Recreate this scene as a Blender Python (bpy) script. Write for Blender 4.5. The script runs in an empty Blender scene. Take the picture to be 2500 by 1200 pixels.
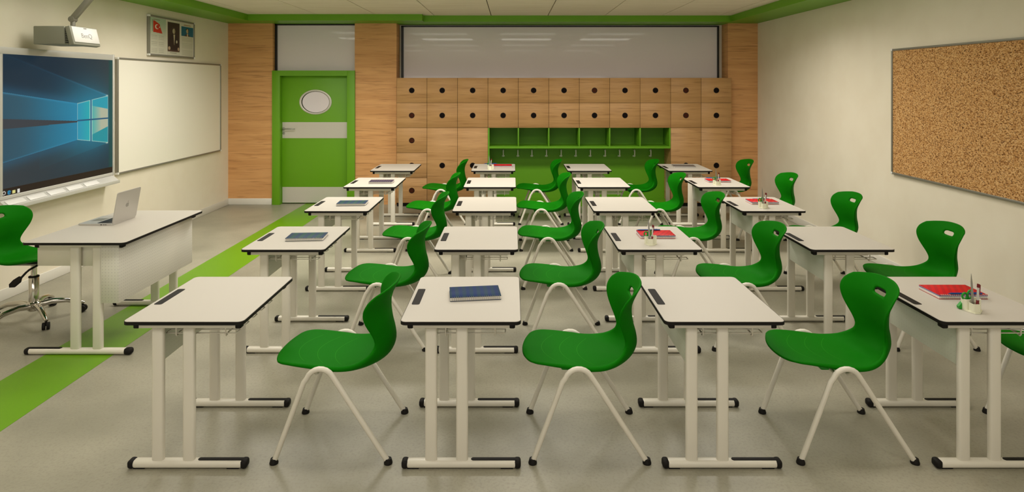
import bpy, bmesh, math, random
from mathutils import Vector, Matrix
random.seed(7)
C = bpy.context.scene.collection
SC = bpy.context.scene
PI = math.pi
F = 1500.0; EYE = 1.907; HZ = 205.0            # focal length in px, eye height, horizon row

# ------------------------------------------------------------------ materials
def lin(c):
    return tuple(((v/255)/12.92 if v/255 <= 0.04045 else ((v/255+0.055)/1.055)**2.4) for v in c) + (1.0,)
M = {}
def mat(name, rgb, rough=0.5, metal=0.0, spec=0.5, emit=None, strength=0, coat=0.0):
    m = bpy.data.materials.new(name); m.use_nodes = True
    b = m.node_tree.nodes['Principled BSDF']
    b.inputs['Base Color'].default_value = lin(rgb)
    b.inputs['Roughness'].default_value = rough
    b.inputs['Metallic'].default_value = metal
    b.inputs['Specular IOR Level'].default_value = spec
    b.inputs['Coat Weight'].default_value = coat
    if emit:
        b.inputs['Emission Color'].default_value = lin(emit)
        b.inputs['Emission Strength'].default_value = strength
    M[name] = m
    return m
def nt(m): return m.node_tree.nodes, m.node_tree.links
def ramp(n, stops):
    r = n.new('ShaderNodeValToRGB')
    e = r.color_ramp.elements
    e[0].position, e[0].color = stops[0][0], lin(stops[0][1])
    e[1].position, e[1].color = stops[1][0], lin(stops[1][1])
    for p, c in stops[2:]:
        x = e.new(p); x.color = lin(c)
    return r
def noisy(m, scale, c1, c2, detail=6, space='world', stretch=(1,1,1), p=(0.35,0.65), bump=0.0, more=None):
    n, l = nt(m); b = n['Principled BSDF']
    if space == 'world':
        g = n.new('ShaderNodeNewGeometry'); src = g.outputs['Position']
    else:
        g = n.new('ShaderNodeTexCoord'); src = g.outputs['Object']
    mp = n.new('ShaderNodeMapping'); mp.inputs['Scale'].default_value = stretch
    l.new(src, mp.inputs['Vector'])
    t = n.new('ShaderNodeTexNoise'); t.inputs['Scale'].default_value = scale; t.inputs['Detail'].default_value = detail
    l.new(mp.outputs[0], t.inputs['Vector'])
    r = ramp(n, [(p[0], c1), (p[1], c2)])
    l.new(t.outputs['Fac'], r.inputs[0]); out = r.outputs[0]
    if more:
        sc2, st2, dark, lo, hi, amt = more
        mp2 = n.new('ShaderNodeMapping'); mp2.inputs['Scale'].default_value = st2; l.new(src, mp2.inputs['Vector'])
        t2 = n.new('ShaderNodeTexNoise'); t2.inputs['Scale'].default_value = sc2; t2.inputs['Detail'].default_value = 8
        t2.inputs['Distortion'].default_value = 0.4
        l.new(mp2.outputs[0], t2.inputs['Vector'])
        mr = n.new('ShaderNodeMapRange'); mr.inputs[1].default_value = lo; mr.inputs[2].default_value = hi
        mr.inputs[4].default_value = amt; l.new(t2.outputs['Fac'], mr.inputs[0])
        mx = n.new('ShaderNodeMixRGB'); mx.inputs[2].default_value = lin(dark)
        l.new(mr.outputs[0], mx.inputs[0]); l.new(out, mx.inputs[1]); out = mx.outputs[0]
    l.new(out, b.inputs['Base Color'])
    if bump:
        bp = n.new('ShaderNodeBump'); bp.inputs['Strength'].default_value = bump; bp.inputs['Distance'].default_value = 0.002
        l.new(t.outputs['Fac'], bp.inputs['Height']); l.new(bp.outputs[0], b.inputs['Normal'])
    return m

mat('wall', (234,226,206), 0.55, spec=0.3)
noisy(M['wall'], 3, (232,223,203), (236,228,209), 3)
mat('skirting', (224,220,210), 0.4)
mat('floor', (160,152,136), 0.38, spec=0.45)
noisy(M['floor'], 1.6, (143,139,122), (165,160,142), 9, more=(70, (1,1,1), (120,115,99), 0.48, 0.78, 0.45), bump=0.05)
mat('stripe', (104,152,12), 0.35, spec=0.3)
mat('green_paint', (104,162,22), 0.45, spec=0.4)
mat('green_niche', (98,156,26), 0.5, spec=0.35)
mat('ceiling', (212,204,186), 0.8, spec=0.2)
noisy(M['ceiling'], 2.5, (224,216,198), (232,225,208), 4, stretch=(0.6,6,1))
mat('gap', (40,36,30), 0.8)
def wood(name, c1, c2, dark):
    mat(name, c1, 0.5, spec=0.3)
    noisy(M[name], 1.0, c1, c2, 5, stretch=(1.2,1.2,16), p=(0.3,0.7), more=(1.0, (2.6,2.6,52), dark, 0.53, 0.72, 0.55))
wood('wood_panel', (206,152,97), (222,169,113), (146,96,55))
wood('wood_door', (176,134,85), (194,151,101), (132,92,52))
mat('seam', (66,48,30), 0.8)
mat('hole_ring', (24,22,20), 0.4, spec=0.2)
mat('hole_dark', (18,9,7), 0.7, spec=0.1)
mat('hole_brown', (66,30,16), 0.6, spec=0.1)
mat('black', (24,21,19), 0.6, spec=0.2)
mat('black_frame', (12,12,12), 0.4)
mat('laminate', (190,184,174), 0.45, spec=0.25)
mat('white_metal', (224,218,204), 0.35, spec=0.5)
mat('chair_metal', (220,214,200), 0.32, spec=0.5)
mat('alu', (142,139,128), 0.4, metal=0.4)
mat('alu_light', (208,206,200), 0.4, metal=0.2)
mat('chrome', (205,200,192), 0.12, metal=1.0)
mat('hook_metal', (244,242,236), 0.25)
mat('steel', (172,170,165), 0.3, metal=0.8)
mat('satin_steel', (206,202,192), 0.35, metal=0.25)
mat('whiteboard', (244,239,226), 0.25, spec=0.4)
mat('plastic_white', (232,230,226), 0.4)
mat('plastic_grey', (146,146,132), 0.5)
mat('dark_vent', (22,22,22), 0.5)
mat('pane', (230,221,226), 0.03, spec=0.3)
mat('cream_cup', (228,226,202), 0.35)
mat('red_dark', (112,12,20), 0.35)
mat('red_cover', (214,34,40), 0.4)
mat('blue_pen', (20,62,130), 0.3)
mat('violet_page', (60,44,150), 0.5)
mat('page', (228,222,212), 0.6)
mat('green_plastic', (10,140,24), 0.35)
mat('ink', (120,116,108), 0.6)
mat('ink_red', (150,60,40), 0.6)
mat('logo_grey', (138,134,128), 0.4)
mat('emblem', (150,148,142), 0.2, metal=0.5)
mat('key_black', (18,18,18), 0.5)
mat('silver', (192,188,182), 0.35, metal=0.35)
mat('light_panel', (255,255,255), 0.5, emit=(255,250,238), strength=2.5)  # glow of the ceiling rows added for fill
mat('light_panel_bright', (255,255,255), 0.5, emit=(255,250,238), strength=8.0)
mat('grey_cover', (98,92,90), 0.5)

# red cover: faint diagonal bands printed on it
def stripes(name, base, c2, scale, rot=0.0, axis='X', third=None):
    m = mat(name, base, 0.55, spec=0.15); n, l = nt(m); b = n['Principled BSDF']
    g = n.new('ShaderNodeTexCoord')
    mp = n.new('ShaderNodeMapping'); mp.inputs['Rotation'].default_value = (0,0,rot); l.new(g.outputs['Object'], mp.inputs['Vector'])
    w = n.new('ShaderNodeTexWave'); w.inputs['Scale'].default_value = scale; w.bands_direction = axis
    w.inputs['Distortion'].default_value = 0.6
    l.new(mp.outputs[0], w.inputs['Vector'])
    r = ramp(n, [(0.3, base), (0.7, c2)]); l.new(w.outputs['Fac'], r.inputs[0]); out = r.outputs[0]
    if third:
        w2 = n.new('ShaderNodeTexWave'); w2.inputs['Scale'].default_value = third[1]; w2.bands_direction = third[2]
        l.new(mp.outputs[0], w2.inputs['Vector'])
        mx = n.new('ShaderNodeMixRGB'); mx.inputs[2].default_value = lin(third[0])
        mm = n.new('ShaderNodeMath'); mm.operation = 'MULTIPLY'; mm.inputs[1].default_value = 0.6
        l.new(w2.outputs['Fac'], mm.inputs[0]); l.new(mm.outputs[0], mx.inputs[0]); l.new(out, mx.inputs[1]); out = mx.outputs[0]
    l.new(out, b.inputs['Base Color'])
stripes('red_cover', (198,16,22), (176,20,28), 10, 0.5)
stripes('blue_cover', (12,42,92), (22,54,78), 8)
stripes('plaid_cover', (14,46,88), (22,72,66), 5, third=((66,84,84), 9, 'Y'))
stripes('mauve_cover', (88,74,90), (52,48,62), 12)

# chair green with moulded arcs
m = mat('chair_green', (14,108,6), 0.6, spec=0.04)
n, l = nt(m); b = n['Principled BSDF']
tc = n.new('ShaderNodeTexCoord'); sx = n.new('ShaderNodeSeparateXYZ'); l.new(tc.outputs['Object'], sx.inputs[0])
def mth(op, a, c=None, v=None):
    k = n.new('ShaderNodeMath'); k.operation = op
    l.new(a, k.inputs[0])
    if c is not None: l.new(c, k.inputs[1])
    if v is not None: k.inputs[1].default_value = v
    return k.outputs[0]
yy = mth('MULTIPLY', sx.outputs['Y'], sx.outputs['Y'])
q = mth('MULTIPLY', yy, v=2.6)
s = mth('SUBTRACT', sx.outputs['X'], q)                      # x - k*y^2
tot = None
for x0 in (0.16-0.39, 0.258-0.39, 0.352-0.39):
    d = mth('ABSOLUTE', mth('SUBTRACT', s, v=x0)); k = mth('LESS_THAN', d, v=0.0016)
    tot = k if tot is None else mth('ADD', tot, k)
k2 = mth('LESS_THAN', mth('ABSOLUTE', sx.outputs['Y']), v=0.165); tot = mth('MULTIPLY', tot, k2)
k3 = mth('LESS_THAN', sx.outputs['Z'], v=0.52); tot = mth('MULTIPLY', tot, k3)
geo = n.new('ShaderNodeNewGeometry'); sn = n.new('ShaderNodeSeparateXYZ'); l.new(geo.outputs['Normal'], sn.inputs[0])
tot = mth('MULTIPLY', tot, mth('GREATER_THAN', sn.outputs['Z'], v=0.3))
mx = n.new('ShaderNodeMixRGB'); mx.inputs[1].default_value = lin((14,108,6)); mx.inputs[2].default_value = lin((40,134,26))
l.new(mth('MULTIPLY', tot, v=0.7), mx.inputs[0]); l.new(mx.outputs[0], b.inputs['Base Color'])

# cork
m = mat('cork', (200,150,90), 0.85, spec=0.2); n, l = nt(m); b = n['Principled BSDF']
g = n.new('ShaderNodeNewGeometry')
mp = n.new('ShaderNodeMapping'); mp.inputs['Scale'].default_value = (1,1,1.7); l.new(g.outputs['Position'], mp.inputs[0])
v = n.new('ShaderNodeTexVoronoi'); v.inputs['Scale'].default_value = 85; l.new(mp.outputs[0], v.inputs['Vector'])
sp = n.new('ShaderNodeSeparateColor'); l.new(v.outputs['Color'], sp.inputs[0])
r = ramp(n, [(0.0, (128,84,44)), (0.12, (176,126,72)), (0.5, (204,156,98)), (1.0, (224,184,130))]); l.new(sp.outputs[0], r.inputs[0])
nz = n.new('ShaderNodeTexNoise'); nz.inputs['Scale'].default_value = 60; nz.inputs['Detail'].default_value = 6; l.new(mp.outputs[0], nz.inputs['Vector'])
r2 = ramp(n, [(0.36, (96,58,30)), (0.46, (255,255,255))]); l.new(nz.outputs['Fac'], r2.inputs[0])
mu = n.new('ShaderNodeMixRGB'); mu.blend_type = 'MULTIPLY'; mu.inputs[0].default_value = 0.75
l.new(r.outputs[0], mu.inputs[1]); l.new(r2.outputs[0], mu.inputs[2]); l.new(mu.outputs[0], b.inputs['Base Color'])

# perforated sheet
def perforated(name, rgb, pitch, plane, dk=0.88):
    m = mat(name, rgb, 0.3); n, l = nt(m); b = n['Principled BSDF']
    tc = n.new('ShaderNodeTexCoord'); s = n.new('ShaderNodeSeparateXYZ'); l.new(tc.outputs['Object'], s.inputs[0])
    outs = []
    for ax in plane:
        a = n.new('ShaderNodeMath'); a.operation = 'DIVIDE'; a.inputs[1].default_value = pitch; l.new(s.outputs[ax], a.inputs[0])
        f = n.new('ShaderNodeMath'); f.operation = 'FRACT'; l.new(a.outputs[0], f.inputs[0])
        c = n.new('ShaderNodeMath'); c.operation = 'SUBTRACT'; c.inputs[1].default_value = 0.5; l.new(f.outputs[0], c.inputs[0])
        p = n.new('ShaderNodeMath'); p.operation = 'POWER'; p.inputs[1].default_value = 2; l.new(c.outputs[0], p.inputs[0]); outs.append(p.outputs[0])
    a = n.new('ShaderNodeMath'); a.operation = 'ADD'; l.new(outs[0], a.inputs[0]); l.new(outs[1], a.inputs[1])
    t = n.new('ShaderNodeMath'); t.operation = 'LESS_THAN'; t.inputs[1].default_value = 0.018; l.new(a.outputs[0], t.inputs[0])
    x = n.new('ShaderNodeMixRGB'); x.inputs[1].default_value = lin(rgb); x.inputs[2].default_value = lin(tuple(int(v*dk) for v in rgb))
    l.new(t.outputs[0], x.inputs[0]); l.new(x.outputs[0], b.inputs['Base Color'])
perforated('perf_yz', (222,219,208), 0.022, ('Y','Z'))
perforated('perf_desk', (214,218,202), 0.022, ('Y','Z'), .96)  # green bounce from the chairs put into the white panel colour
perforated('perf_xz', (222,219,208), 0.022, ('X','Z'))

# painted pictures (colour attribute)
def paint_mat(name, emit=0.0):
    m = mat(name, (128,128,128), 0.35, spec=0.3); n, l = nt(m); b = n['Principled BSDF']
    a = n.new('ShaderNodeAttribute'); a.attribute_name = 'paint'
    if emit:
        b.inputs['Base Color'].default_value = (0.01,0.01,0.01,1)
        l.new(a.outputs['Color'], b.inputs['Emission Color']); b.inputs['Emission Strength'].default_value = emit
    else:
        l.new(a.outputs['Color'], b.inputs['Base Color'])
paint_mat('screen_image', 1.35)
paint_mat('print')

# ------------------------------------------------------------------ mesh helpers
class MB:
    def __init__(s): s.bm = bmesh.new(); s.mats = []; s.cur = 0
    def use(s, m):
        if m not in s.mats: s.mats.append(m)
        s.cur = s.mats.index(m); return s
    def _mark(s, faces, smooth=False):
        for f in faces: f.material_index = s.cur; f.smooth = smooth
    def box(s, x0, x1, y0, y1, z0, z1, bev=0.0, seg=2, mtx=None):
        r = bmesh.ops.create_cube(s.bm, size=1)
        vs = r['verts']
        for v in vs:
            v.co = Vector(((x0+x1)/2 + v.co.x*(x1-x0), (y0+y1)/2 + v.co.y*(y1-y0), (z0+z1)/2 + v.co.z*(z1-z0)))
        fs = set(f for v in vs for f in v.link_faces); s._mark(fs)
        if bev:
            es = set(e for v in vs for e in v.link_edges)
            rr = bmesh.ops.bevel(s.bm, geom=list(es), offset=bev, segments=seg, affect='EDGES', profile=0.5)
            s._mark(rr['faces'], True)
            vs = list(set(v for f in rr['faces'] for v in f.verts) | set(v for v in vs if v.is_valid))
        if mtx is not None:
            bmesh.ops.transform(s.bm, matrix=mtx, verts=[v for v in vs if v.is_valid])
        return s
    def prism(s, pts, h0, h1, axis='z', bev=0.0):
        """closed outline pts (a,b) extruded from h0 to h1 along axis"""
        def P(a, b_, h): return {'z': (a,b_,h), 'y': (a,h,b_), 'x': (h,a,b_)}[axis]
        v0 = [s.bm.verts.new(P(a,b_,h0)) for a,b_ in pts]; v1 = [s.bm.verts.new(P(a,b_,h1)) for a,b_ in pts]
        n = len(pts); fs = [s.bm.faces.new(v0[::-1]), s.bm.faces.new(v1)]
        for i in range(n): fs.append(s.bm.faces.new((v0[i], v0[(i+1)%n], v1[(i+1)%n], v1[i])))
        s._mark(fs)
        bmesh.ops.recalc_face_normals(s.bm, faces=fs)
        if bev:
            es = [e for e in fs[1].edges]
            rr = bmesh.ops.bevel(s.bm, geom=es, offset=bev, segments=2, affect='EDGES'); s._mark(rr['faces'], True)
        return s
    def tube(s, pts, r, seg=10, closed=False, caps=True, smooth=True):
        P = [Vector(p) for p in pts]; n = len(P); rings = []
        rad = r if isinstance(r, (list,tuple)) else [r]*n
        up = None
        for i in range(n):
            if closed: t = (P[(i+1)%n]-P[i-1]).normalized()
            else: t = (P[min(i+1,n-1)]-P[max(i-1,0)]).normalized()
            if up is None:
                up = Vector((0,0,1)) if abs(t.z) < 0.9 else Vector((1,0,0))
            a = (up - t*up.dot(t)).normalized(); up = a; c = t.cross(a)
            rings.append([s.bm.verts.new(P[i] + (a*math.cos(2*PI*k/seg)+c*math.sin(2*PI*k/seg))*rad[i]) for k in range(seg)])
        fs = []
        for i in range(n if closed else n-1):
            A, B = rings[i], rings[(i+1)%n]
            for k in range(seg): fs.append(s.bm.faces.new((A[k],A[(k+1)%seg],B[(k+1)%seg],B[k])))
        s._mark(fs, smooth)
        if caps and not closed:
            s._mark([s.bm.faces.new(rings[0][::-1]), s.bm.faces.new(rings[-1])])
        return s
    def lathe(s, prof, c=(0,0,0), seg=20, axis='z'):
        rings = []
        for (r, h) in prof:
            row = []
            for k in range(seg):
                a = 2*PI*k/seg; u, w = r*math.cos(a), r*math.sin(a)
                d = {'z': (u,w,h), 'y': (u,h,w), 'x': (h,u,w)}[axis]
                row.append(s.bm.verts.new((c[0]+d[0], c[1]+d[1], c[2]+d[2])))
            rings.append(row)
        fs = []
        for i in range(len(rings)-1):
            for k in range(seg): fs.append(s.bm.faces.new((rings[i][k],rings[i][(k+1)%seg],rings[i+1][(k+1)%seg],rings[i+1][k])))
        s._mark(fs, True)
        cap = []
        if prof[0][0] > 1e-6: cap.append(s.bm.faces.new(rings[0][::-1]))
        if prof[-1][0] > 1e-6: cap.append(s.bm.faces.new(rings[-1]))
        s._mark(cap); bmesh.ops.recalc_face_normals(s.bm, faces=fs+cap)
        return s
    def xf(s, mtx): bmesh.ops.transform(s.bm, matrix=mtx, verts=s.bm.verts); return s
    def build(s, name, parent=None, label=None):
        me = bpy.data.meshes.new(name); s.bm.to_mesh(me); s.bm.free()
        for m in s.mats: me.materials.append(M[m])
        try: me.set_sharp_from_angle(angle=math.radians(50))
        except Exception: pass
        o = bpy.data.objects.new(name, me); C.objects.link(o)
        if parent: o.parent = parent
        if label: o['label'] = label
        return o
def mb(m): return MB().use(m)
def root(name, loc=(0,0,0), rz=0.0):
    o = bpy.data.objects.new(name, None); C.objects.link(o); o.location = loc; o.rotation_euler = (0,0,rz); o.empty_display_size = 0.1
    return o
def tag(o, label, cat, group=None):
    o['label'] = label; o['category'] = cat
    if group: o['group'] = group
    return o
def struct(o): o['kind'] = 'structure'; return o
def copy_tree(o, parent=None):
    c = o.copy(); C.objects.link(c)
    if parent: c.parent = parent
    for ch in list(KIDS.get(o.name, [])): copy_tree(ch, c)
    return c
KIDS = {}
def freeze(o):
    """remember the children tree of a prototype"""
    for x in list(C.objects):
        if x.parent: KIDS.setdefault(x.parent.name, [])
    KIDS.clear()
    for x in C.objects:
        if x.parent: KIDS.setdefault(x.parent.name, []).append(x)
    return o
def rrect(x0, x1, y0, y1, r, n=5):
    pts = []
    for (cx, cy, a0) in ((x1-r,y1-r,0),(x0+r,y1-r,90),(x0+r,y0+r,180),(x1-r,y0+r,270)):
        for k in range(n+1):
            a = math.radians(a0+90*k/n); pts.append((cx+r*math.cos(a), cy+r*math.sin(a)))
    return pts

# ------------------------------------------------------------------ room
XL, XR, YB, YF, ZC = -4.495, 3.892, 10.02, -3.0, 2.963
ZS = 2.867
struct(mb('floor').box(XL-.15, XR+.15, YF-.15, YB+.15, -.1, 0).build('floor'))
struct(mb('stripe').box(-3.29, -2.81, YF+.02, 9.80, 0, .0015).build('trim_1', label='green stripe inlaid in the floor'))
struct(mb('wall').box(XL-.15, XL, YF-.15, YB+.15, 0, ZC+.1).build('wall_left'))
struct(mb('wall').box(XR, XR+.15, YF-.15, YB+.15, 0, ZC+.1).build('wall_right'))
w = mb('wall')
w.box(XL, XR, YB, YB+.13, 0, ZC+.1)
struct(w.build('wall_back'))
# rear wall behind the viewpoint, with three openings invented to let light in
w = mb('wall')
RW = [(-4.1,-1.9),(-1.4,0.8),(1.3,3.5)]
w.box(XL, XR, YF-.13, YF, 0, .85); w.box(XL, XR, YF-.13, YF, 2.22, ZC+.1)
xs = [XL] + [v for p in RW for v in p] + [XR]
for i in range(0, len(xs), 2): w.box(xs[i], xs[i+1], YF-.13, YF, .85, 2.22)
struct(w.build('wall_rear'))
# ceiling: planks with dark joints
cl = mb('ceiling')
js = [-4.70+.877*i - 0.007 for i in range(0, 11)]
edges = [XL] + [x for x in js if XL < x < XR] + [XR]
for i in range(len(edges)-1):
    cl.box(edges[i]+.006, edges[i+1]-.006, YF, YB, ZC, ZC+.03)
cl.use('gap').box(XL, XR, YF, YB, ZC+.02, ZC+.06)
struct(cl.build('ceiling'))
# green soffits
s_ = mb('green_paint')
s_.box(XL, -4.0, YF, YB, ZS, ZC)
struct(s_.build('trim_2', label='green soffit along the left wall'))
struct(mb('green_paint').box(-4.0, -1.36, 9.29, YB, ZS, ZC).build('trim_3', label='deeper green soffit above the door'))
struct(mb('green_paint').box(-1.36, 3.375, 9.474, YB, ZS, ZC).build('trim_4', label='green soffit above the cabinets'))
struct(mb('green_paint').box(3.375, XR, YF, YB, ZS, ZC).build('trim_5', label='green soffit along the right wall'))
# wood pillars
struct(mb('wood_panel').box(XL, -3.79, 9.73, YB, 0.0, ZS).build('trim_6', label='wood panelled wall left of the door'))
struct(mb('wood_panel').box(-2.49, -1.829, 9.73, YB, 0.0, ZS).build('trim_7', label='wood panelled pillar between door and cabinets'))
struct(mb('wood_panel').box(3.42, XR, 9.73, YB, 0.0, ZS).build('trim_8', label='wood panelled pillar in the right corner'))
# skirtings
struct(mb('skirting').box(XL, XL+.014, YF, 9.73, 0, .10, .004).build('baseboard_left'))
struct(mb('skirting').box(XR-.014, XR, YF, 9.73, 0, .10, .004).build('baseboard_right'))
struct(mb('skirting').box(XL, -3.80, 9.716, 9.732, 0, .10, .004).build('baseboard_back'))

# windows in the back wall
def window(name, x0, x1, z0, z1, y, fr, right=True, bottom=True):
    o = mb('black_frame')
    o.box(x0, x0+fr*1.3, y-.03, y+.03, z0, z1); o.box(x0, x1, y-.03, y+.03, z1-fr*.7, z1)
    if right: o.box(x1-fr, x1, y-.03, y+.03, z0, z1)
    if bottom: o.box(x0, x1, y-.03, y+.03, z0, z0+fr*.6)
    f = struct(o.build(name))
    mb('pane').box(x0+fr*.5, x1-.004, y-.004, y+.004, z0+.005, z1-.01).build('window_pane', f)
    return f
window('window_1', -3.785, -2.492, 2.105, 2.862, 9.84, .025, right=False, bottom=False)
w = mb('wall').box(-3.80, -2.49, 9.88, YB, 2.1, ZS); struct(w.build('wall_above_door'))
window('window_2', -1.796, 3.357, 1.95, 2.85, 9.985, .028)
# frames for the invented rear windows, out of view
for i, (a, c) in enumerate(RW):
    o = mb('white_metal')
    for x in (a, (a+c)/2-.02, c-.04): o.box(x, x+.04, YF-.09, YF-.04, .85, 2.22)
    o.box(a, c, YF-.09, YF-.04, .85, .89); o.box(a, c, YF-.09, YF-.04, 2.18, 2.22)
    struct(o.build('window_%d' % (i+3)))

# ------------------------------------------------------------------ door
d = root('door_1', (-3.133, 9.70, 0)); struct(d)
fx0, fx1, ox0, ox1 = -.657, .650, -.534, .527
f = mb('green_paint')
f.box(fx0, ox0, 0, .16, 0, 2.12, .002); f.box(ox1, fx1, 0, .16, 0, 2.12, .002); f.box(ox0, ox1, 0, .16, 2.036, 2.12)
f.box(fx0, fx1, .15, .30, 2.036, 2.12)
f.build('door_frame', d)
lf = mb('green_paint').box(ox0, ox1, .10, .145, .012, 2.036, .002).build('door_leaf', d)
mb('satin_steel').box(ox0+.006, ox1-.004, .0965, .101, 1.045, 1.30).build('push_plate', lf, 'pale metal band across the door')
mb('satin_steel').box(ox0+.006, ox1-.004, .0965, .101, .018, .267).build('kick_plate', lf, 'pale metal kick plate')
def ellipse(cx, cz, rx, rz, n=48): return [(cx+rx*math.cos(2*PI*k/n), cz+rz*math.sin(2*PI*k/n)) for k in range(n)]
# porthole ring
o = MB().use('satin_steel'); bm = o.bm
E1, E2 = ellipse(0,1.62,.258,.198), ellipse(0,1.62,.224,.172)
prof = [(E1,.099),(E1,.092),(ellipse(0,1.62,.25,.19),.087),(ellipse(0,1.62,.230,.177),.087),(E2,.092),(E2,.10)]
rings = [[bm.verts.new((a,y,z)) for a,z in E] for E,y in prof]
fs = []
for i in range(len(rings)-1):
    for k in range(48): fs.append(bm.faces.new((rings[i][k],rings[i][(k+1)%48],rings[i+1][(k+1)%48],rings[i+1][k])))
bmesh.ops.recalc_face_normals(bm, faces=fs); o._mark(fs, True)
ring = o.build('porthole_ring', lf)
o = mb('black_frame'); bm = o.bm
A = [bm.verts.new((a,.0985,z)) for a,z in ellipse(0,1.62,.223,.171)]; B = [bm.verts.new((a,.0985,z)) for a,z in ellipse(.005,1.62,.214,.166)]
o._mark([bm.faces.new((A[k],A[(k+1)%48],B[(k+1)%48],B[k])) for k in range(48)])
o.build('porthole_seal', lf)
mb('pane').prism(ellipse(.005,1.62,.214,.166), .096, .0995, 'y').build('porthole_glass', lf)
h = mb('steel'); h.tube([(-.505,.095,1.195),(-.505,.045,1.195),(-.495,.036,1.195),(-.33,.036,1.195),(-.315,.05,1.195)], .009)
h.lathe([(.024,.085),(.024,.097)], (-.505,0,1.195), 20, 'y'); h.lathe([(.02,.088),(.02,.097)], (-.505,0,1.125), 20, 'y')
h.build('door_handle', lf)

# ------------------------------------------------------------------ lockers
LY = 9.55; PW = .4735; LX0 = -1.795; RH = .3885; Z0 = .06
def row_z(i): return Z0 + (4-i)*RH, Z0 + (5-i)*RH       # i=0 is the topmost row
brown = {(0,1),(0,2),(0,3),(0,4),(9,0),(9,1),(6,0)}
def door(par, col, x, z0, z1, hz, dark):
    dd = mb('wood_door').box(x+.002, x+PW-.002, LY, LY+.018, z0+.0018, z1-.0018, .001, 1).build('cabinet_door', par)
    k = mb('hole_ring').lathe([(.036,-.0005),(.038,-.004),(.043,-.004),(.044,.003)], (x+PW/2, LY, hz), 24, 'y')
    k.use('hole_dark' if dark else 'hole_brown').lathe([(.0355,-.0008),(.0355,.004)], (x+PW/2, LY, hz), 24, 'y')
    k.build('finger_hole', dd)
tall_labels = {0: 'tall wood cabinet of five stacked doors at the left end of the cabinet wall',
 1: 'tall wood cabinet beside the five-door one, tall door under two small doors',
 2: 'tall wood cabinet bordering the green coat niche on its left',
 9: 'tall wood cabinet bordering the green coat niche on its right',
 10:'tall wood cabinet at the right end of the cabinet wall'}
top_names = ['first','second','third','fourth','fifth','sixth']
for c in range(11):
    x = LX0 + c*PW
    if c in tall_labels:
        r_ = root('locker_cabinet', (x, LY, 0)); tag(r_, tall_labels[c], 'cabinet', 'wood cabinets on the back wall')
        cc = mb('seam').box(0.001, PW-.001, .006, .42, Z0, Z0+5*RH-.002)
        cc.use('wood_door').box(0.0005, .016, .02, .42, Z0, Z0+5*RH); cc.box(PW-.016, PW-.0005, .02, .42, Z0, Z0+5*RH); cc.box(0,PW,.001,.42,Z0+5*RH-.003,Z0+5*RH)
        cc.build('carcass', r_); mb('black').box(0, PW, .04, .40, 0, Z0).build('plinth', r_)
        cells = [(0,0),(1,1)] + ([(2,2),(3,3),(4,4)] if c == 0 else [(2,4)])
    else:
        r_ = root('wall_cabinet', (x, LY, row_z(1)[0]))
        tag(r_, 'two-door wood cabinet over the green coat niche, %s of six from the left' % top_names[c-3], 'cabinet', 'wood cabinets above the coat niche')
        b0 = row_z(1)[0]
        cc = mb('seam').box(0.001, PW-.001, .006, .42, 0.003, 2*RH-.002)
        cc.use('wood_door').box(0,PW,.001,.42,2*RH-.003,2*RH); cc.build('carcass', r_)
        cells = [(0,0),(1,1)]
    for (a, b_) in cells:
        z1 = row_z(a)[1]; z0 = row_z(b_)[0]
        hz = (row_z(a)[0]+row_z(a)[1])/2 if a == b_ else (row_z(3)[0]+row_z(3)[1])/2
        dd = mb('wood_door')
        off = -r_.location.z
        dd.box(.0025, PW-.0025, 0, .018, z0+.0022+off, z1-.0022+off, .0012, 1)
        dd = dd.build('cabinet_door', r_)
        k = mb('hole_ring').lathe([(.036,-.0005),(.038,-.004),(.043,-.004),(.044,.003)], (PW/2, 0, hz+off), 24, 'y')
        k.use('hole_brown' if (c,a) in brown else 'hole_dark').lathe([(.0355,-.0008),(.0355,.004)], (PW/2, 0, hz+off), 24, 'y')
        k.build('finger_hole', dd)
# coat niche
nx0 = LX0+3*PW; nx1 = LX0+9*PW; zt = row_z(1)[0]-.001
nr = root('coat_niche', ((nx0+nx1)/2, LY, 0)); hw = (nx1-nx0)/2
tag(nr, 'green open coat niche with six cubbies and a row of hooks under wood cabinets', 'coat rack')
mb('green_niche').box(-hw, hw, .40, .42, 0, zt).build('back_panel', nr)
sz0, sz1 = .905, .937
mb('green_niche').box(-hw+.024, hw-.001, .0, .40, sz0, sz1, .002).build('shelf', nr)
o = mb('green_niche').box(-hw+.001, -hw+.024, 0, .40, .0, zt, .001); o.build('side_panel', nr)
o = mb('green_niche').box(hw-.02, hw-.001, 0, .40, sz1, zt, .001); o.build('side_panel', nr)
for k in range(1, 6):
    x = -hw + k*PW; mb('green_niche').box(x-.010, x+.010, .0, .40, sz1, zt, .001).build('divider', nr)
mb('green_niche').box(-hw+.024, hw-.001, .03, .40, 0, .06).build('bottom_board', nr)
for px in (1228.7,1264.4,1298.5,1334,1369.8,1405.5,1441,1477,1512,1548.5,1588):
    X = (px-1250)*9.93/F - (nx0+nx1)/2
    hk = mb('hook_metal').tube([(X,.398,.83),(X,.375,.835),(X,.362,.845),(X,.35,.84),(X,.345,.81),(X,.35,.765),(X,.365,.742),(X,.385,.748)], .0105, 8)
    hk.box(X-.022, X+.022, .392, .40, .735, .755, .002)
    hk.build('coat_hook', nr, 'chrome coat hook')

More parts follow.
